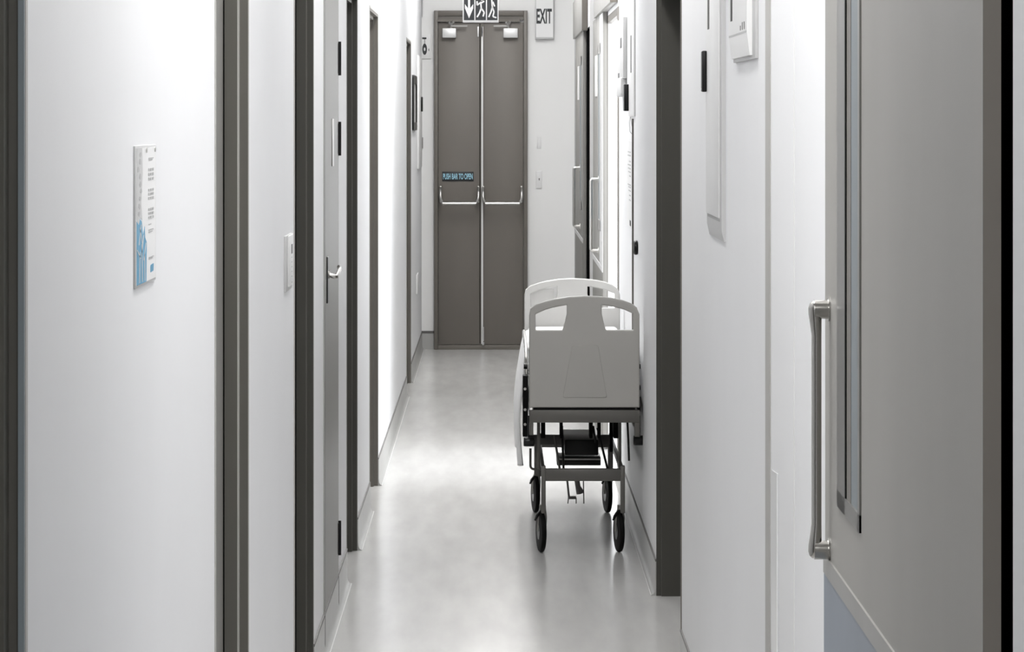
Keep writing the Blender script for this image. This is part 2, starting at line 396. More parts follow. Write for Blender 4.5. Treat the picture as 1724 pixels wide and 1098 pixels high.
bm = bmesh.new(); slab(bm, Yd(1433), Yd(1426), wz+.02, 1.98, -.0005, .009); obj('inner_rebate', bm, 'edge_brown', vf)
kz = HW(958, Z2)
bm = bmesh.new(); slab(bm, Z1, Z2, .02, kz, -.0018, .001); kp = obj('kick_plate', bm, 'blue', lf, 'blue grey lower panel')
bm = bmesh.new(); slab(bm, Z1, Z2, kz-.004, kz+.022, -.0028, .001); obj('kick_trim', bm, 'hdr', lf)
hy = Z2-.075; zt, zb = HW(521, hy), HW(926, hy); xf = dx(hy)
bm = bmesh.new(); xo = xf-.018
pts = [(xo, hy, zt+.010), (xo, hy, zt-.01), (xo+.001, hy, zt-.04)]
L = []; R_ = []
for (dz, ox, rr) in ((.0115, -.0015, .001), (.0105, -.0018, .0045), (.0075, -.002, .0075), (.002, -.002, .0092), (-.006, -.0016, .0092), (-.018, -.001, .008), (-.035, 0, .0068)):
    L.append((xo+ox, hy, zt+dz)); R_.append(rr)
L += [(p[0], p[1], zb-(p[2]-zt)) for p in L[::-1]]; R_ += R_[::-1]
tube(bm, L, R_, 24)
for z in (zt, zb):
    cyl(bm, (xf-.010, hy, z), .013, .022, 'x', n=24)
    cyl(bm, (xf-.001, hy, z), .0165, .003, 'x', n=24)
hd = obj('pull_handle', bm, 'handle', lf, 'brushed steel pull handle')
# black sheet on the wall, standing in for shade behind the open door
bm = bmesh.new(); bx(bm, XR2-.01, XR2+.001, 3.3, 5.2, 0, 2.15); obj('door_frame', bm, 'dark', dr, 'black sheet standing in for shade behind the open door')

# ------------------------------------------------------------------ end double door
E = YEND
def ex(p): return XW(p, E)
def ez(p): return HW(p, E)
d1 = struct(empty('door_1', (ex(809), E, 0)), 'taupe double fire door closing the end of the corridor')
bm = bmesh.new()
bx(bm, ex(731), ex(737.5), E-.05, E, 0, ez(18), bev=.003); bx(bm, ex(881.5), ex(888), E-.05, E, 0, ez(18), bev=.003)
bx(bm, ex(737.5), ex(881.5), E-.05, E, ez(27), ez(18), bev=.003); bx(bm, ex(737.5), ex(881.5), E-.035, E, ez(33), ez(27))
fr = obj('door_frame', bm, 'door_trim', d1)
BX('head_rail', 'edge_brown', d1, ex(736), ex(875), E-.06, E-.03, ez(37), ez(33))
BX('threshold', 'edge_brown', d1, ex(733), ex(886), E-.03, E, 0, .032, bev=.003)
for k, (xa, xb) in enumerate(((738, 807.5), (814.5, 881))):
    bm = bmesh.new(); bx(bm, ex(xa), ex(xb), E-.03, E-.005, .035, ez(38), bev=.002)
    lf = obj('leaf', bm, 'door_brown', d1)
    # push bar: two curved side brackets and a straight tube
    l, r = (742, 805.5) if k == 0 else (813.5, 878)
    bm = bmesh.new(); yd = E-.03; yo = E-.13
    for (p, q) in ((l, l+4), (r, r-4)):
        bx(bm, ex(p)-.007, ex(p)+.007, yd-.02, yd, ez(341), ez(313), bev=.003)
        tube(bm, smooth_path([(ex(p), yd-.02, ez(316)), (ex(p), yd-.05, ez(322)), (ex(p), yo+.03, ez(333)), (ex(q), yo, ez(342))], .02), .0095, 12)
    tube(bm, [(ex(l+3.5), yo, ez(342)), (ex(r-3.5), yo, ez(342))], .0125, 14)
    obj('push_bar', bm, 'steel', lf)
    c0, c1 = (745, 768) if k == 0 else (847.5, 871.5)
    bm = bmesh.new(); bx(bm, ex(c0), ex(c1), E-.085, E-.03, ez(64), ez(48), bev=.004); cl = obj('door_closer', bm, 'alu', lf)
    bm = bmesh.new(); cc = (757+3 if k == 0 else 855); e2 = (787 if k == 0 else 831)
    tube(bm, [(ex(cc+(0 if k == 0 else 1)), E-.07, ez(48)), (ex(cc), E-.07, ez(43)), (ex(cc-3), E-.09, ez(38))], .008, 8)
    tube(bm, [(ex(cc), E-.075, ez(42)), (ex(cc+4), E-.09, ez(37))], .008, 8)
    bx(bm, *sorted((ex(cc), ex(e2))), E-.085, E-.075, ez(45.5), ez(43))
    obj('closer_arm', bm, 'hdr', cl)
    bp = 805 if k == 0 else 811.5
    BX('flush_bolt', 'alu', lf, ex(bp-1.2), ex(bp+1.2), E-.04, E-.03, ez(62), ez(45), bev=.001)
    if k == 0:
        s = BX('push_sign', 'signblack', lf, ex(744.5), ex(797.5), E-.034, E-.03, ez(305), ez(289), bev=.0005, label='small black sign with PUSH BAR TO OPEN')
        bm = bmesh.new(); text(bm, 'PUSH BAR TO OPEN', facing_cam(ex(771), E-.0345, ez(297)), ex(796)-ex(746), ez(292)-ez(302)); obj('lettering', bm, 'paleblue', s)
bm = bmesh.new(); bx(bm, ex(807.5), ex(814.5), E-.033, E-.008, .035, ez(38)); ag = obj('meeting_stile', bm, 'edge_brown', d1)
BX('astragal', 'alu', ag, ex(810.5), ex(813.3), E-.04, E-.03, .04, ez(45))
BX('shadow_gap', 'black', ag, ex(807.6), ex(808.8), E-.0345, E-.03, .04, ez(40))
bm = bmesh.new(); cyl(bm, (ex(813.5), E-.045, ez(562)), .006, .10, n=10); cyl(bm, (ex(813.5), E-.045, ez(578)), .008, .02, n=10); obj('bottom_bolt', bm, 'alu', ag)

# hanging escape sign, in front of the end door
Ys = 22.3
def sx(p): return XW(p, Ys)
def sz(p): return HW(p, Ys)
sg = empty('hanging_escape_sign', (sx(809), Ys, sz(38)))
thing(sg, 'black hanging escape sign with white arrow and running figures above the end double door', 'sign')
top = sz(-12)
bm = bmesh.new(); bx(bm, sx(779), sx(839.5), Ys-.012, Ys+.012, sz(38), top, bev=.001); obj('panel', bm, 'signwhite', sg)
for k, (l, r) in enumerate(((781, 798.5), (800.5, 818), (820, 837.5))):
    f = BX('pictogram', 'signblack', sg, sx(l), sx(r), Ys-.0135, Ys-.011, sz(34), top-.008)
    c = (l+r)/2; bm = bmesh.new(); T = facing_cam(0, Ys-.014, 0)
    def P(L): return [(sx(p), sz(q)) for p, q in L]
    if k == 0:
        plate(bm, [P([(c-1.8, -8), (c+1.8, -8), (c+1.8, 14), (c+7, 7), (c+7, 14), (c, 31), (c-7, 14), (c-7, 7), (c-1.8, 14)])], .001, T)
    elif k == 1:
        for a_, b_ in (((c, 3), (c+1, 14)), ((c+1, 14), (c+6, 21)), ((c+6, 21), (c+4, 28)), ((c+1, 14), (c-2, 22)), ((c-2, 22), (c-6, 29)), ((c-1, 5), (c-6, 9)), ((c+1, 5), (c+6, 2)), ((c-6, 2), (c-6, 9))):
            dxx, dz = b_[0]-a_[0], b_[1]-a_[1]; n_ = math.hypot(dxx, dz); u, v = -dz/n_*1.3, dxx/n_*1.3
            plate(bm, [P([(a_[0]+u, a_[1]+v), (b_[0]+u, b_[1]+v), (b_[0]-u, b_[1]-v), (a_[0]-u, a_[1]-v)])], .001, T)
        cyl(bm, (sx(c+2), Ys-.014, sz(-1)), .008, .001, 'y')
    else:
        for a_, b_ in (((c-1, -2), (c, 12)), ((c, 12), (c+3, 20)), ((c+3, 20), (c+1, 28)), ((c+1, 28), (c+7, 30)), ((c, 12), (c-2, 20)), ((c-2, 20), (c-6, 29)), ((c+1, 3), (c+4, 11))):
            dxx, dz = b_[0]-a_[0], b_[1]-a_[1]; n_ = math.hypot(dxx, dz); u, v = -dz/n_*1.2, dxx/n_*1.2
            plate(bm, [P([(a_[0]+u, a_[1]+v), (b_[0]+u, b_[1]+v), (b_[0]-u, b_[1]-v), (a_[0]-u, a_[1]-v)])], .001, T)
        cyl(bm, (sx(c), Ys-.014, sz(-5)), .008, .001, 'y')
    obj('symbol', bm, 'signwhite', f)
bm = bmesh.new(); tube(bm, [(sx(790), Ys, top-.003), (sx(790), Ys, CEIL)], .003, 8); tube(bm, [(sx(828), Ys, top-.003), (sx(828), Ys, CEIL)], .003, 8); obj('hanger', bm, 'alu', sg)

# EXIT sign
g = empty('exit_sign', (ex(916), E, ez(67))); thing(g, 'white wall sign with black letters EXIT right of the end door', 'sign')
bm = bmesh.new(); bx(bm, ex(901), ex(932), E-.045, E, ez(66), ez(-12), bev=.002); obj('housing', bm, 'white2', g)
BX('face', 'signwhite', g, ex(902.5), ex(931), E-.047, E-.044, ez(63), ez(-10))
bm = bmesh.new(); text(bm, 'EXIT', facing_cam(ex(916), E-.0475, ez(27.5)), ex(929)-ex(903), ez(15)-ez(40), .002); obj('lettering', bm, 'signblack', g)
# hose reel sign left of the door
g = empty('hose_reel_sign', (ex(717), E, ez(99))); thing(g, 'small white sign with round black hose reel symbol left of the end door', 'sign')
bm = bmesh.new(); bx(bm, ex(709), ex(725.5), E-.012, E, ez(99), ez(58), bev=.002); obj('plate', bm, 'white', g)
bm = bmesh.new()
T = facing_cam(ex(715), E-.0125, ez(83))
def ell(a_, b_, n=28): return [(a_*math.cos(t*2*math.pi/n), b_*math.sin(t*2*math.pi/n)) for t in range(n)]
mp_ = ex(1)-ex(0)
plate(bm, [ell(4*mp_, 9.5*mp_), ell(1.4*mp_, 3*mp_)], .001, T)
plate(bm, [[(-.4*mp_, 9*mp_), (.6*mp_, 9*mp_), (.6*mp_, 19*mp_), (-.4*mp_, 19*mp_)]], .001, T)
plate(bm, [[(-4*mp_, 17*mp_), (3*mp_, 17*mp_), (3*mp_, 20*mp_), (-4*mp_, 20*mp_)]], .001, T)
plate(bm, [[(6.4*mp_, -3*mp_), (7.6*mp_, -3*mp_), (7.6*mp_, 1*mp_), (6.4*mp_, 1*mp_)]], .001, T)
obj('symbol', bm, 'signblack', g)
g = empty('light_switch', (ex(907.5), E, ez(318))); thing(g, 'white light switch on the end wall right of the double door', 'switch')
bm = bmesh.new(); bx(bm, ex(902.5), ex(912), E-.01, E, ez(317), ez(288), bev=.002); obj('plate', bm, 'white', g)
BX('rocker', 'strip', g, ex(907), ex(908.5), E-.014, E-.009, ez(303.5), ez(300))
bm = bmesh.new(); bx(bm, ex(904), ex(911), E-.005, E, ez(250), ez(230), bev=.001); thing(obj('blank_wall_plate', bm, 'white', origin=(ex(907.5), E, ez(250))), 'faint blank white plate on the end wall above the light switch', 'plate')
bm = bmesh.new(); bx(bm, ex(706.5)+.02, ex(712), E-.02, E, ez(250), ez(231), bev=.003); thing(obj('call_box', bm, 'strip', origin=(ex(709), E, ez(250))), 'small dark grey box on the end wall beside the left corner', 'box')
bm = bmesh.new(); bx(bm, ex(711), ex(713), E-.02, E, ez(28), CEIL, bev=.002); thing(obj('cable_duct', bm, 'white', origin=(ex(712), E, ez(28))), 'short white cable duct above the hose reel sign', 'duct')

# ------------------------------------------------------------------ far left wall fittings
ya, yb = YL(693.5), YL(699.5)
g = empty('framed_notice', (-A, (ya+yb)/2, HW(222, ya))); thing(g, 'black framed narrow notice at the far end of the left wall', 'notice')
z0, z1 = HW(220, ya), HW(126, ya)
bm = bmesh.new(); plate(bm, [round_poly([(ya, z0), (yb, z0), (yb, z1), (ya, z1)], .04), round_poly([(ya+.13, z0+.05), (yb-.13, z0+.05), (yb-.13, z1-.05), (ya+.13, z1-.05)], .03)], .012, facing_right(-A+.006, 0, 0)); obj('frame', bm, 'blackp', g)
BX('sheet', 'signgrey', g, -A, -A+.004, ya+.03, yb-.03, z0+.03, z1-.03)
yo = 25.0
bm = bmesh.new(); bx(bm, -A, -A+.012, 24.3, 25.35, HW(282, yo), HW(96, yo), bev=.003); thing(obj('wall_trunking', bm, 'white', origin=(-A, 24.8, HW(282, yo))), 'white upright trunking on the left wall near the end corner', 'trunking')
bm = bmesh.new(); bx(bm, -A+.011, -A+.024, yo-.05, yo+.05, HW(188, yo), HW(163, yo), bev=.005); thing(obj('wall_sensor', bm, 'blackp', origin=(-A+.012, yo, HW(188, yo))), 'small black oval sensor on the white trunking near the end corner', 'sensor')
yo = YL(702)
bm = bmesh.new(); bx(bm, -A, -A+.008, yo-.25, yo+.2, HW(492, yo), HW(461, yo), bev=.002); thing(obj('wall_socket', bm, 'white', origin=(-A, yo, HW(492, yo))), 'low white socket on the left wall near the end corner', 'socket')

# wall panel by the third recess
ya, yb = YL(478), YL(488.5)
g = empty('switch_panel', (-A, ya, HW(492, ya))); thing(g, 'small white switch panel on the left wall between two dark frames', 'switch panel')
z0, z1 = HW(493, ya), HW(398, ya)
bm = bmesh.new(); bx(bm, -A, -A+.005, ya, yb, z0, z1, bev=.001); obj('back_plate', bm, 'white2', g)
bm = bmesh.new(); bx(bm, -A+.004, -A+.0085, ya+.09, yb-.005, z0+.01, z1-.002, bev=.001); fp = obj('cover', bm, 'white', g)
yy = (ya+yb)/2+.06
BX('button', 'blackp', fp, -A+.008, -A+.0095, yy-.015, yy+.02, HW(427, yy), HW(411, yy), bev=.0005)
for q in (432, 440, 448, 456, 464, 474): BX('button', 'signgrey', fp, -A+.008, -A+.009, yy-.012, yy+.012, HW(q+2, yy), HW(q, yy))

# poster on the near left wall
ya, yb = YL(224.5), YL(259); z0, z1 = HW(487, ya), HW(246, ya); W_ = yb-ya; H_ = z1-z0
g = empty('information_poster', (-A, ya, z0)); thing(g, 'small acrylic information poster with blue pattern on the near left wall', 'poster')
bm = bmesh.new(); bx(bm, -A, -A+.003, ya, yb, z0, z1, bev=.0005); bk = obj('board', bm, 'white2', g)
BX('paper', 'signwhite', bk, -A+.003, -A+.0034, ya+.008, yb-.008, z0+.004, z1-.004)
xs = -A+.0036
def pl(name, L, m, parent=bk, th=.0003, x=xs):
    bm = bmesh.new(); plate(bm, [[(ya+u*W_, z0+v*H_) for u, v in L]], th, facing_right(x, 0, 0)); return obj(name, bm, m, parent)
blue = [(.04, .02), (.5, .02), (.52, .30), (.44, .34), (.42, .42), (.34, .36), (.28, .46), (.20, .48), (.14, .44), (.04, .47)]
bp_ = pl('blue_pattern', blue, 'cyan')
pl('photo_strip', [(.04, .48), (.14, .45), (.2, .49), (.3, .47), (.25, .6), (.32, .8), (.3, .985), (.04, .985)], 'white2')
for k in range(9):
    bm = bmesh.new(); u, v = random.uniform(.08, .27), .52+k*.052
    plate(bm, [[(ya+(u+.05*math.cos(t))*W_, z0+(v+.024*math.sin(t)*random.uniform(.5, 1.2))*H_) for t in [i*math.pi/4 for i in range(8)]]], .0002, facing_right(xs+.0003, 0, 0))
    obj('photo_spot', bm, 'signgrey', bk)
bm = bmesh.new()
for (u0, v0, u1, v1) in ((.16, .03, .18, .25), (.30, .03, .27, .30), (.42, .03, .40, .22), (.05, .27, .22, .20), (.24, .44, .14, .30), (.36, .36, .26, .22), (.48, .30, .36, .18), (.30, .30, .18, .42)):
    L = [(u0-.012, v0), (u0+.02, v0), (u1+.02, v1), (u1-.012, v1)]
    plate(bm, [[(ya+u*W_, z0+v*H_) for u, v in L]], .0002, facing_right(xs+.0003, 0, 0))
obj('pattern_lines', bm, 'white2', bk)
bm = bmesh.new()      # printed icon rows and text lines
for (v0, v1) in ((.74, .84), (.60, .69), (.46, .55)):
    for u in (.60, .70, .80):
        n = 3
        for k in range(n):
            vv = v0+(v1-v0)*k/n
            bx(bm, xs, xs+.0003, ya+u*W_, ya+(u+.07)*W_, z0+(vv+.004)*H_, z0+(vv+(v1-v0)/n*.72)*H_)
for v, u1 in ((.90, .86), (.89, .8), (.42, .74), (.38, .85), (.365, .8), (.18, .86), (.17, .8)):
    bx(bm, xs, xs+.0003, ya+.62*W_, ya+u1*W_, z0+v*H_, z0+(v+.007)*H_)
obj('printed_lines', bm, 'signgrey', bk)
pl('blue_badge', round_poly([(.70, .07), (.86, .075), (.87, .13), (.71, .125)], .02), 'cyan')
for u in (.5, .93):
    bm = bmesh.new(); cyl(bm, (xs, ya+u*W_, z0+.965*H_), .004, .003, 'x', n=10); obj('fixing_screw', bm, 'steel', bk)

# ------------------------------------------------------------------ right wall: sliding doors far off
def slide_unit(n, hy0, hy1, ly0, ly1, hz, label, hyh):
    r = struct(empty('door_%d' % n, (B, (ly0+ly1)/2, 0)), label)
    bm = bmesh.new(); bx(bm, B-.036, B-.002, hy0, hy1, hz, hz+.24, bev=.002); hb = obj('track_header', bm, 'hdr', r)
    BX('header_end_cap', 'edge_brown', hb, B-.035, B-.002, hy0-.004, hy0, hz+.001, hz+.239)
    bm = bmesh.new(); bx(bm, B-.025, B-.004, ly0, ly1, .02, hz, bev=.001); lf = obj('leaf', bm, 'door_light', r)
    ym = ly0+(ly1-ly0)*.55
    BX('kick_plate', 'door_grey', lf, B-.027, B-.024, ly0+.01, ly1-.01, .02, .86)
    BX('kick_trim', 'alu', lf, B-.028, B-.024, ly0+.01, ly1-.01, .86, .885)
    bm = bmesh.new(); w0, w1 = ly0+.35, ly0+.8
    bx(bm, B-.028, B-.024, w0, w0+.05, 1.05, 1.98); bx(bm, B-.028, B-.024, w1-.05, w1, 1.05, 1.98); bx(bm, B-.028, B-.024, w0, w1, 1.93, 1.98); bx(bm, B-.028, B-.024, w0, w1, 1.05, 1.10)
    v = obj('vision_panel', bm, 'hdr', lf); BX('glass', 'glass', v, B-.0255, B-.0245, w0+.05, w1-.05, 1.10, 1.93)
    BX('warning_sticker', 'signwhite', lf, B-.029, B-.025, w1+.2, w1+.5, 1.72, 1.93)
    bm = bmesh.new(); z0, z1 = .94, 1.30; xo = B-.064
    tube(bm, smooth_path([(B-.025, hyh, z1), (xo, hyh, z1), (xo, hyh, z0), (B-.025, hyh, z0)], .012), .0085, 12)
    for z in (z0, z1): cyl(bm, (B-.027, hyh, z), .018, .004, 'x')
    obj('pull_handle', bm, 'steel', lf, 'steel pull handle')
    return r
slide_unit(11, 22.0, 24.5, 22.15, 24.3, 2.125, 'far grey sliding door on the right wall beside a black gap', 22.9)
slide_unit(12, 16.55, 19.3, OPEN1[1]-.05, 19.85, 2.125, 'nearer grey sliding door pushed open beside the bright doorway', 18.75)
bm = bmesh.new(); bx(bm, B+.03, B+.039, GAP[0], GAP[1], 0, 2.14); bx(bm, B-.001, B+.035, GAP[1]-.05, GAP[1], 0, 2.14); bx(bm, B-.001, B+.001, YR(992.6), GAP[1], 0, 2.12)  # black strips stand in for the darkness of the opening
struct(obj('door_13', bm, 'dark'), 'black strips standing in for the unlit room behind the far sliding door')
# casing of the bright doorway
bm = bmesh.new()
bx(bm, B-.003, B+.022, OPEN1[0]-.03, OPEN1[0], 0, OPH+.03); bx(bm, B-.003, B, OPEN1[0]-.18, OPEN1[0], 0, OPH+.03)
bx(bm, B-.001, B+.022, OPEN1[0], OPEN1[1], OPH-.005, OPH+.03)
bx(bm, B-.003, B+.001, OPEN1[1]-.012, OPEN1[1]+.1, 0, OPH)
struct(obj('trim_4', bm, 'edge_brown'), 'taupe casing of the bright doorway')
bm = bmesh.new(); bx(bm, B+.001, B+.022, OPEN1[1]-.01, OPEN1[1], 0, OPH-.005); struct(obj('trim_7', bm, 'white'))
bm = bmesh.new(); bx(bm, B-.004, B, OPEN1[1]+1.85, YR(994), 0, 2.3); struct(obj('trim_5', bm, 'white'))
bm = bmesh.new(); bx(bm, B-.027, B-.024, OPEN1[1]-.055, OPEN1[1]+.45, .86, 2.12); struct(obj('trim_6', bm, 'alu'))

# fittings on the wall between doorway and dark frame
def ry(p): return YR(p)
g = empty('soap_dispenser', (B, ry(1048), HW(150, 15.9))); thing(g, 'white wall dispenser with dark window beside the bright doorway', 'dispenser')
ya, yb = ry(1056), ry(1046)
bm = bmesh.new(); bx(bm, B-.018, B, ya, yb, HW(132, ya), HW(28, ya), bev=.004); bd = obj('housing', bm, 'white2', g)
bm = bmesh.new(); bx(bm, B-.026, B, ya+.04, yb-.1, HW(162, ya), HW(130, ya), bev=.006); obj('spout_tray', bm, 'white2', g)
BX('window', 'blackp', bd, B-.0195, B-.017, ya+.16, ya+.3, HW(79, ya), HW(62, ya), bev=.0008)
BX('window', 'blackp', bd, B-.0195, B-.017, yb-.28, yb-.16, HW(129, ya), HW(121, ya), bev=.0008)
g = empty('wall_terminal', (B, ry(1064), HW(195, 15))); thing(g, 'tall narrow white wall terminal with black slot beyond the bed', 'terminal')
ya, yb = ry(1070), ry(1061)
bm = bmesh.new(); bx(bm, B-.007, B, ya, yb, HW(196, ya), HW(-30, ya), bev=.002); tb = obj('housing', bm, 'white', g)
BX('slot', 'blackp', tb, B-.0085, B-.006, ya+.26, ya+.32, HW(121, ya), HW(57, ya))
yy = 15.05
bm = bmesh.new(); bx(bm, B-.026, B-.006, yy-.05, yy+.05, HW(187, yy), HW(142, yy), bev=.0035, ); obj('handset', bm, 'blackp', tb)
# notice sheet
ya, yb = ry(1064.5), ry(1056)
g = empty('paper_notice', (B, ya, HW(380, ya))); thing(g, 'tall paper notice with rows of print on the right wall above the bed', 'notice')
bm = bmesh.new(); bx(bm, B-.002, B, ya, yb, HW(385, ya), HW(238, ya)); nb = obj('sheet', bm, 'signwhite', g)
bm = bmesh.new()
for k, q in enumerate((256, 262, 272, 278, 284, 290, 297, 312, 316, 322, 330, 338)):
    bx(bm, B-.003, B-.0018, ya+.12, yb-.12-random.uniform(0, .2), HW(q+2, ya), HW(q, ya))
obj('print', bm, 'signgrey', nb)
bm = bmesh.new(); bx(bm, B-.004, B-.0018, ya+.1, ya+.2, HW(382, ya), HW(373, ya)); obj('mark', bm, 'blackp', nb)
g = empty('wall_cable', (B, ry(1066), .9)); thing(g, 'thin dark upright cable with loop running down the right wall behind the bed', 'cable')
yc = ry(1067)
bm = bmesh.new(); tube(bm, [(B-.004, yc, HW(560, yc)), (B-.004, yc, HW(200, yc))], .0035, 8); obj('cable', bm, 'frame', g)
bm = bmesh.new(); tube(bm, smooth_path([(B-.004, yc+.05, HW(215, yc)), (B-.009, yc+.12, HW(196, yc)), (B-.016, yc+.05, HW(205, yc)), (B-.015, yc, HW(222, yc)), (B-.006, yc, HW(226, yc))], .02), .0012, 6); obj('loop', bm, 'signgrey', g)
yk = ry(1074)
bm = bmesh.new(); cyl(bm, (B-.008, yk, HW(417, yk)), .028, .016, 'x', n=20, bev=.006); thing(obj('door_stop', bm, 'blackp', origin=(B, yk, HW(428, yk))), 'round black stop on the right wall above the bed', 'door stop')

# ------------------------------------------------------------------ near right wall fittings
ya, yb = ry(1222), ry(1197); pr = .010
g = empty('wall_cabinet', (B, ya, HW(408, ya))); thing(g, 'tall shallow white wall cabinet with black handle on the right wall', 'cabinet')
bm = bmesh.new()
zb_ = HW(408, ya); zt_ = 2.15
# body with bevelled lower lip
prof = [(0, zb_), (-.004, zb_), (-pr, zb_+.028), (-pr, zt_), (0, zt_)]
r0 = [bm.verts.new((B+p[0], ya, p[1])) for p in prof]; r1 = [bm.verts.new((B+p[0], yb, p[1])) for p in prof]
for i in range(5): j = (i+1) % 5; bm.faces.new((r0[i], r0[j], r1[j], r1[i]))
bm.faces.new(r0); bm.faces.new(r1)
cb = obj('body', bm, 'white2', g)
bm = bmesh.new(); bx(bm, B-pr-.004, B-pr, ya+.06, yb-.02, zb_+.055, zt_-.02, bev=.001); dc = obj('cabinet_door', bm, 'white', g)
BX('lip_groove', 'signgrey', cb, B-pr-.0005, B-pr+.001, ya+.07, yb-.03, zb_+.046, zb_+.052)
yq = yb-.1
BX('slot', 'strip', dc, B-pr-.0050, B-pr-.0035, yq-.07, yq+.0, HW(50, yq), 2.1, bev=.0004)
bm = bmesh.new(); bx(bm, B-pr-.016, B-pr-.003, yb-.06, yb-.01, HW(155, yb), HW(86, yb), bev=.0035); hd = obj('handle', bm, 'blackp', dc)
bm = bmesh.new(); cyl(bm, (B-pr-.0165, yb-.035, HW(150, yb)), .002, .001, 'x'); obj('indicator', bm, 'signwhite', hd)
ya, yb = ry(1277), ry(1240)
g = empty('hand_gel_dispenser', (B, ya, HW(100, ya))); thing(g, 'white wall dispenser with dark window at the top of the near right wall', 'dispenser')
zb_ = HW(98, ya)
bm = bmesh.new(); bx(bm, B-.007, B, ya, yb, zb_, 2.1, bev=.001); bk = obj('back_plate', bm, 'white2', g)
bm = bmesh.new()
prof = [(-.006, zb_+.008), (-.012, zb_+.008), (-.018, zb_+.055), (-.018, 2.08), (-.006, 2.08)]
r0 = [bm.verts.new((B+p[0], ya+.09, p[1])) for p in prof]; r1 = [bm.verts.new((B+p[0], yb-.01, p[1])) for p in prof]
for i in range(5): j = (i+1) % 5; bm.faces.new((r0[i], r0[j], r1[j], r1[i]))
bm.faces.new(r0); bm.faces.new(r1)
cv = obj('cover', bm, 'white', g)
BX('window', 'blackp', cv, B-.0195, B-.0175, yb-.13, yb-.08, HW(38, yb), 2.0, bev=.0006)
BX('seam', 'signgrey', cv, B-.0185, B-.017, ya+.095, yb-.015, zb_+.056, zb_+.060)
for k, q in enumerate((.02, .05, .08)): BX('printed_mark', 'strip', cv, B-.0187, B-.0178, ya+.12+q*2, ya+.14+q*2, zb_+.064, zb_+.074+(.006 if k != 2 else 0))

# ------------------------------------------------------------------ hospital bed
YB, YF, YW1, YW2 = 13.66, 15.78, 13.81, 15.18
def bX(p, Y=YB): return XW(p, Y)
def bZ(p, Y=YB): return HW(p, Y)
bed = empty('hospital_bed', (.32, 14.7, 0)); thing(bed, 'grey wheeled hospital bed with white bedding parked along the right wall', 'hospital bed')
arch = [(890.7, 686), (890.7, 531), (893, 520), (902, 512.5), (918, 507), (934, 503), (958, 499.3), (983, 498), (1008, 499), (1032, 501.7), (1050, 506), (1063, 511), (1072, 518), (1076.5, 529), (1076.5, 686)]
h1 = round_poly([(902, 555.5), (901.5, 529), (918, 521.5), (934, 517), (954, 513.5), (954, 528), (951, 542), (947, 555.5)], .5*3)
h2 = round_poly([(1020, 555.5), (1016, 542), (1013, 528), (1013, 513.5), (1032, 516.5), (1050, 521), (1065.5, 528), (1066, 555.5)], .5*3)
def P2(L, Y, x0=0, sx_=1): return [(XW(p, Y), HW(q, Y)) for p, q in L]
bm = bmesh.new()
o0 = P2(arch, YB); plate(bm, [o0, P2(h1, YB), P2(h2, YB)], .03, facing_cam(0, YB, 0), bevel=.0045)
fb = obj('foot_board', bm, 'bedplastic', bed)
# raised trapezoid emboss
tr = round_poly([(963, 581), (1007, 581), (1022, 669), (947, 669)], 4)
bm = bmesh.new(); plate(bm, [P2(tr, YB)], .006, facing_cam(0, YB-.0145, 0), bevel=.002); obj('embossed_panel', bm, 'bedplastic2', fb)
# top rail bead over the openings
bm = bmesh.new(); tube(bm, [(XW(p, YB), YB-.006, HW(q+1.5, YB)) for p, q in arch[2:13]], .004, 10)
obj('rim', bm, 'bedhead', fb)
bm = bmesh.new()
k = YB/YF
sh = (HW(498, YB)-HW(468.5, YF))
def far(L): return [(XW(p, YB)-.001, HW(q, YB)-sh) for p, q in L]
hA = round_poly([(903, 540), (903, 529), (918, 521.5), (934, 517), (952, 514), (952, 540)], 2)
plate(bm, [far(arch[1:-1]+[(1076.5, 700), (890.7, 700)]), far(h1), far(h2)], .03, facing_cam(0, YF, 0), bevel=.0045)
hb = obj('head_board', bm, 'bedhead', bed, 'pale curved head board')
BX('inset_panel', 'bedhead', hb, bX(903), bX(948), YF-.002, YF+.006, bZ(560)-sh, bZ(519)-sh)
# top cross rails under the boards
bm = bmesh.new(); bx(bm, bX(891), bX(1077), YB-.02, YB+.03, bZ(711), bZ(690), bev=.002)
bx(bm, bX(891), bX(898), YB-.018, YB+.03, bZ(732), bZ(690), bev=.002); bx(bm, bX(1068), bX(1077), YB-.018, YB+.03, bZ(735), bZ(690), bev=.002)
rl = obj('end_rail', bm, 'bedmetal', bed)
BX('slot', 'black', rl, bX(898), bX(1069), YB-.012, YB+.02, bZ(690.5), bZ(686.5))
BX('type_plate', 'strip', rl, bX(904), bX(912), YB-.0215, YB-.0195, bZ(706), bZ(701))
bm = bmesh.new(); bx(bm, bX(891), bX(1077), YF-.05, YF+.02, .495, .545, bev=.002); obj('end_rail', bm, 'bedmetal', bed)
# side rails of the sleeping platform
for x in (bX(895), bX(1070)):
    BX('side_member', 'bedmetal', bed, x-.008, x+.008, YB, YF, .50, .54, bev=.002)
bm = bmesh.new()
for i in range(9): bx(bm, bX(896), bX(1070), 13.85+i*.21, 13.95+i*.21, .545, .56)
obj('platform_slats', bm, 'bedmetal', bed)
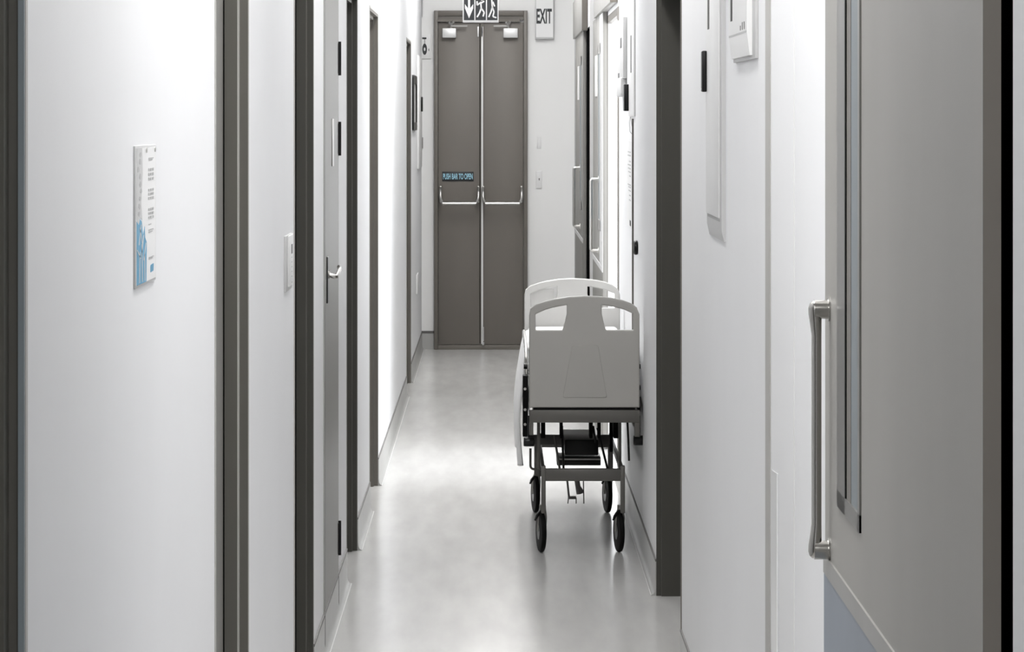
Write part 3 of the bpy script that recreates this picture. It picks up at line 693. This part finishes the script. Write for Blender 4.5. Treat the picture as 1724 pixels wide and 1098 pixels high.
# lower cross bars and posts at both ends
for (Y, dark) in ((YW1-.03, 0), (YW2, 1)):
    m_ = 'bedmetal'
    bm = bmesh.new(); bx(bm, XW(913, YW1), XW(1051, YW1), Y-.02, Y+.02, HW(808, YW1), HW(788, YW1), bev=.002)
    obj('lower_crossbar', bm, m_, bed)
    for (u0, u1) in ((911, 918.5), (1044, 1051.5)):
        bm = bmesh.new(); bx(bm, XW(u0, YW1), XW(u1, YW1), Y-.022, Y+.022, HW(862, YW1), HW(783, YW1), bev=.002); obj('leg', bm, m_, bed)
bm = bmesh.new()
for x in (XW(914.5, YW1), XW(1047.5, YW1)): bx(bm, x-.006, x+.006, YW1, YW2, .285, .315, bev=.002)
obj('base_rails', bm, 'bedmetal', bed)
# upright posts between base and platform
for p0, p1, Y in ((904, 909.5, YW1+.10), (1041, 1046, YW1+.10), (1026, 1032, YW1+.8)):
    bm = bmesh.new(); bx(bm, XW(p0, Y), XW(p1, Y), Y-.015, Y+.015, .30, .51, bev=.002); obj('upright_post', bm, 'bedmetal' if p0 != 1026 else 'black', bed)
# bent tube at the left, above the castor
bm = bmesh.new(); Y = YW1+.3
tube(bm, smooth_path([(XW(893, Y), Y, HW(755, Y)), (XW(893, Y), Y, HW(790, Y)), (XW(914, Y), Y, HW(790, Y))], .015), .0045, 10); obj('bent_tube', bm, 'bedmetal', bed)
# lifting mechanism: dark motor box, scissor arms, rods
Y = 14.35
bm = bmesh.new(); bx(bm, XW(950, Y), XW(1006, Y), Y-.12, Y+.35, HW(762, Y), HW(736, Y), bev=.004); bx(bm, XW(938, Y), XW(1012, Y), Y+.05, Y+.25, HW(786, Y), HW(772, Y), bev=.003)
mb = obj('lift_motor', bm, 'blackp', bed)
bm = bmesh.new(); bx(bm, XW(889, Y), XW(1028, Y), Y+.1, Y+.14, HW(753, Y), HW(737, Y), bev=.003); obj('torsion_bar', bm, 'strip', bed)
for a_, b_, m_ in (((932, 727), (942, 788), 'bedmetal'), ((1004, 715), (1022, 788), 'blackp'), ((945, 712), (948, 790), 'blackp'), ((997, 712), (1001, 740), 'blackp')):
    bm = bmesh.new(); tube(bm, [(XW(a_[0], Y), Y-.15, HW(a_[1], Y)), (XW(b_[0], Y), Y-.13, HW(b_[1], Y))], .0045, 8); obj('lift_arm', bm, m_, bed)
bm = bmesh.new(); tube(bm, [(XW(940, Y), Y-.1, HW(769, Y)), (XW(1010, Y), Y-.1, HW(769, Y))], .004, 8)
obj('chrome_rod', bm, 'steel', bed)
for p0, w_ in ((910, 7), (941, 5), (990, 6), (1004, 5), (1030, 9)):
    bm = bmesh.new(); bx(bm, XW(p0, Y), XW(p0+w_, Y), Y-.2, Y-.1, HW(731, Y), .50, bev=.003); obj('bracket', bm, 'black', bed)
# pedal mechanism hanging at the centre
bm = bmesh.new(); Y = YW1+.25
for a_, b_, r_ in (((954, 800), (958, 838), .004), ((958, 838), (970, 838), .006), ((970, 800), (975, 832), .010), ((982, 800), (983, 848), .0022), ((957, 838), (956, 848), .002), ((970, 838), (970, 848), .002), ((975, 820), (981, 830), .007)):
    tube(bm, [(XW(a_[0], Y), Y, HW(a_[1], Y)), (XW(b_[0], Y), Y, HW(b_[1], Y))], r_, 8)
obj('pedal_linkage', bm, 'strip', bed)
# bumpers
for (p0, p1, q0, q1, Y) in ((881, 900, 736, 752, YB+.08), (1066, 1086, 733, 750, YB+.08)):
    bm = bmesh.new(); Yc = Y
    cyl(bm, (XW((p0+p1)/2, Y), Y, HW((q0+q1)/2, Y)), (q1-q0)/2*Y/F, (p1-p0)*Y/F*.95, 'x', n=20, bev=.004)
    tube(bm, [(XW((p0+p1)/2, Y), Y, HW((q0+q1)/2, Y)), (XW((p0+p1)/2, Y), Y+.02, .51)], .005, 8)
    obj('bumper_roller', bm, 'blackp', bed)
bm = bmesh.new(); Y = YB+.15; tube(bm, smooth_path([(XW(1056, Y), Y, .50), (XW(1058, Y), Y, HW(745, Y)), (XW(1059, Y), Y, HW(776, Y))], .01), .004, 8); obj('hanging_cable', bm, 'blackp', bed)
# castors
def castor(x, Y, ang, lab=None):
    g = bmesh.new(); R = .076
    rot = Matrix.Rotation(math.radians(ang), 4, 'Z'); cx = x; cz = R
    cyl(g, (cx, Y, cz), R, .018, 'x', n=40, bev=.006, rot=rot)
    o = obj('castor', g, 'black', bed)
    g = bmesh.new(); cyl(g, (cx, Y, cz), .03, .0215, 'x', n=24, rot=rot); obj('hub', g, 'blackp', o)
    g = bmesh.new()
    f = bmesh.new()
    tube(g, [(cx+.012, Y, cz-.004), (cx+.014, Y, cz+.05), (cx+.010, Y-.0, cz+.088)], [.007, .008, .008], 10)
    tube(g, [(cx-.012, Y, cz), (cx-.010, Y, cz+.06), (cx+.002, Y, cz+.085)], [.004, .006, .007], 10)
    cyl(g, (cx+.006, Y, cz+.088), .0125, .022, 'z', n=16)
    obj('fork', g, 'darksteel', o)
    g = bmesh.new(); tube(g, [(cx+.002, Y-.01, cz+.078), (cx-.016, Y-.03, cz+.06), (cx-.022, Y-.05, cz+.048)], [.006, .006, .004], 8); obj('brake_pedal', g, 'blackp', o)
castor(XW(911, YW1), YW1, 9); castor(XW(1042, YW1), YW1, 9)
castor(XW(901.5, YW2), YW2, 8); castor(XW(1022.5, YW2), YW2, 9)
for x in (XW(903, YW2), XW(1027, YW2)):
    bm = bmesh.new(); bx(bm, x-.009, x+.012, YW2-.02, YW2+.02, .15, .30, bev=.002); obj('castor_post', bm, 'bedmetal', bed)
# safety side rails, folded down
def side_rail(x, s):
    bm = bmesh.new(); y0, y1 = 13.95, 15.3
    tube(bm, smooth_path([(x, y0, .42), (x, y0, .70), (x, y0+.12, .745), (x, y1-.12, .745), (x, y1, .70), (x, y1, .42), (x, y0, .42)], .06), .0055, 10)
    for i in range(6): tube(bm, [(x, y0+.17+i*.2, .42), (x, y0+.17+i*.2, .745)], .004, 8)
    tube(bm, [(x, y0, .58), (x, y1, .58)], .004, 8)
    o = obj('side_rail', bm, 'darksteel', bed)
    for z in (.44, .52, .60, .68):
        bm = bmesh.new(); cyl(bm, (x-s*.002, y0+.0, z), .010, .014, 'x', n=12); obj('rail_joint', bm, 'blackp', o)
side_rail(.111, 1); side_rail(.531, -1)
bm = bmesh.new(); Y = 13.75
tube(bm, smooth_path([(XW(1078, Y), Y, HW(668, Y)), (XW(1083, Y), Y, HW(695, Y)), (XW(1085, Y), Y, HW(738, Y))], .03), .003, 8); obj('rail_lever', bm, 'bedmetal', bed)
bm = bmesh.new(); bx(bm, XW(880, 13.9), XW(889, 13.9), 13.88, 13.96, HW(735, 13.9), HW(632, 13.9), bev=.003); lt = obj('rail_latch', bm, 'black', bed)
for q in (655, 690, 715):
    bm = bmesh.new(); cyl(bm, (XW(884, 13.87), 13.875, HW(q, 13.87)), .005, .012, 'y', n=14); obj('latch_pin', bm, 'steel', lt)
# mattress is a thing of its own
bm = bmesh.new(); bx(bm, bX(896), bX(1071), YB+.03, YF-.03, .562, .728, bev=.02, seg=4)
mt = obj('mattress', bm, 'sheet', origin=(.32, 14.7, .562)); thing(mt, 'white covered mattress lying on the hospital bed', 'mattress')
# draped blanket: profile over the left edge, wavy along the bed
prof = [(.50, .733), (.34, .738), (.22, .739), (.15, .738), (.125, .732), (.113, .715), (.103, .68), (.094, .63), (.084, .56), (.077, .48), (.077, .40), (.080, .35), (.084, .295)]
bm = bmesh.new(); NS = 40; rows = []
ys0, ys1 = 14.12, 15.25
PP = [Vector((p[0], 0, p[1])) for p in prof]; fine = []
for i in range(len(PP)-1):
    for k in range(4):
        t = k/4; a0 = PP[max(i-1, 0)]; a1 = PP[i]; a2 = PP[i+1]; a3 = PP[min(i+2, len(PP)-1)]
        fine.append(.5*((2*a1)+(a2-a0)*t+(2*a0-5*a1+4*a2-a3)*t*t+(3*a1-a0-3*a2+a3)*t**3))
fine.append(PP[-1])
for j in range(NS+1):
    s = j/NS; y = ys0+(ys1-ys0)*s; row = []
    for i, p in enumerate(fine):
        d_ = i/len(fine); hang = max(0, (d_-.4)/.6)
        wv = .006*hang*math.sin(s*19+1)+.003*hang*math.sin(s*41+d_*5)
        yy = y+(.05*hang*math.sin(d_*4) if j == 0 else 0)
        row.append(bm.verts.new((p.x+wv+.010*(1-s)*min(1, hang*3)+.002, yy, p.z+(.004*math.sin(s*13+i*.4)*(1-hang))-(.02*math.sin(s*9)*hang if i > len(fine)-8 else 0))))
    rows.append(row)
for j in range(NS):
    for i in range(len(fine)-1): bm.faces.new((rows[j][i], rows[j][i+1], rows[j+1][i+1], rows[j+1][i]))
bl = obj('blanket', bm, 'sheet', origin=(.3, 14.7, .733)); thing(bl, 'white blanket hanging down over the left side of the bed', 'blanket')
md = bl.modifiers.new('thickness', 'SOLIDIFY'); md.thickness = .007; md.offset = 1

# ------------------------------------------------------------------ ceiling fittings (above the frame)
for i, (y, ln, p) in enumerate(PANELS):
    g = empty('ceiling_light', (0, y, CEIL)); thing(g, 'recessed rectangular ceiling light panel above the corridor', 'ceiling light', 'ceiling light panels')
    bm = bmesh.new(); bx(bm, -.16, .16, y-ln/2-.03, y+ln/2+.03, CEIL-.008, CEIL); obj('frame', bm, 'white', g)
    BX('diffuser', 'diffuser', g, -.14, .14, y-ln/2, y+ln/2, CEIL-.012, CEIL-.007)
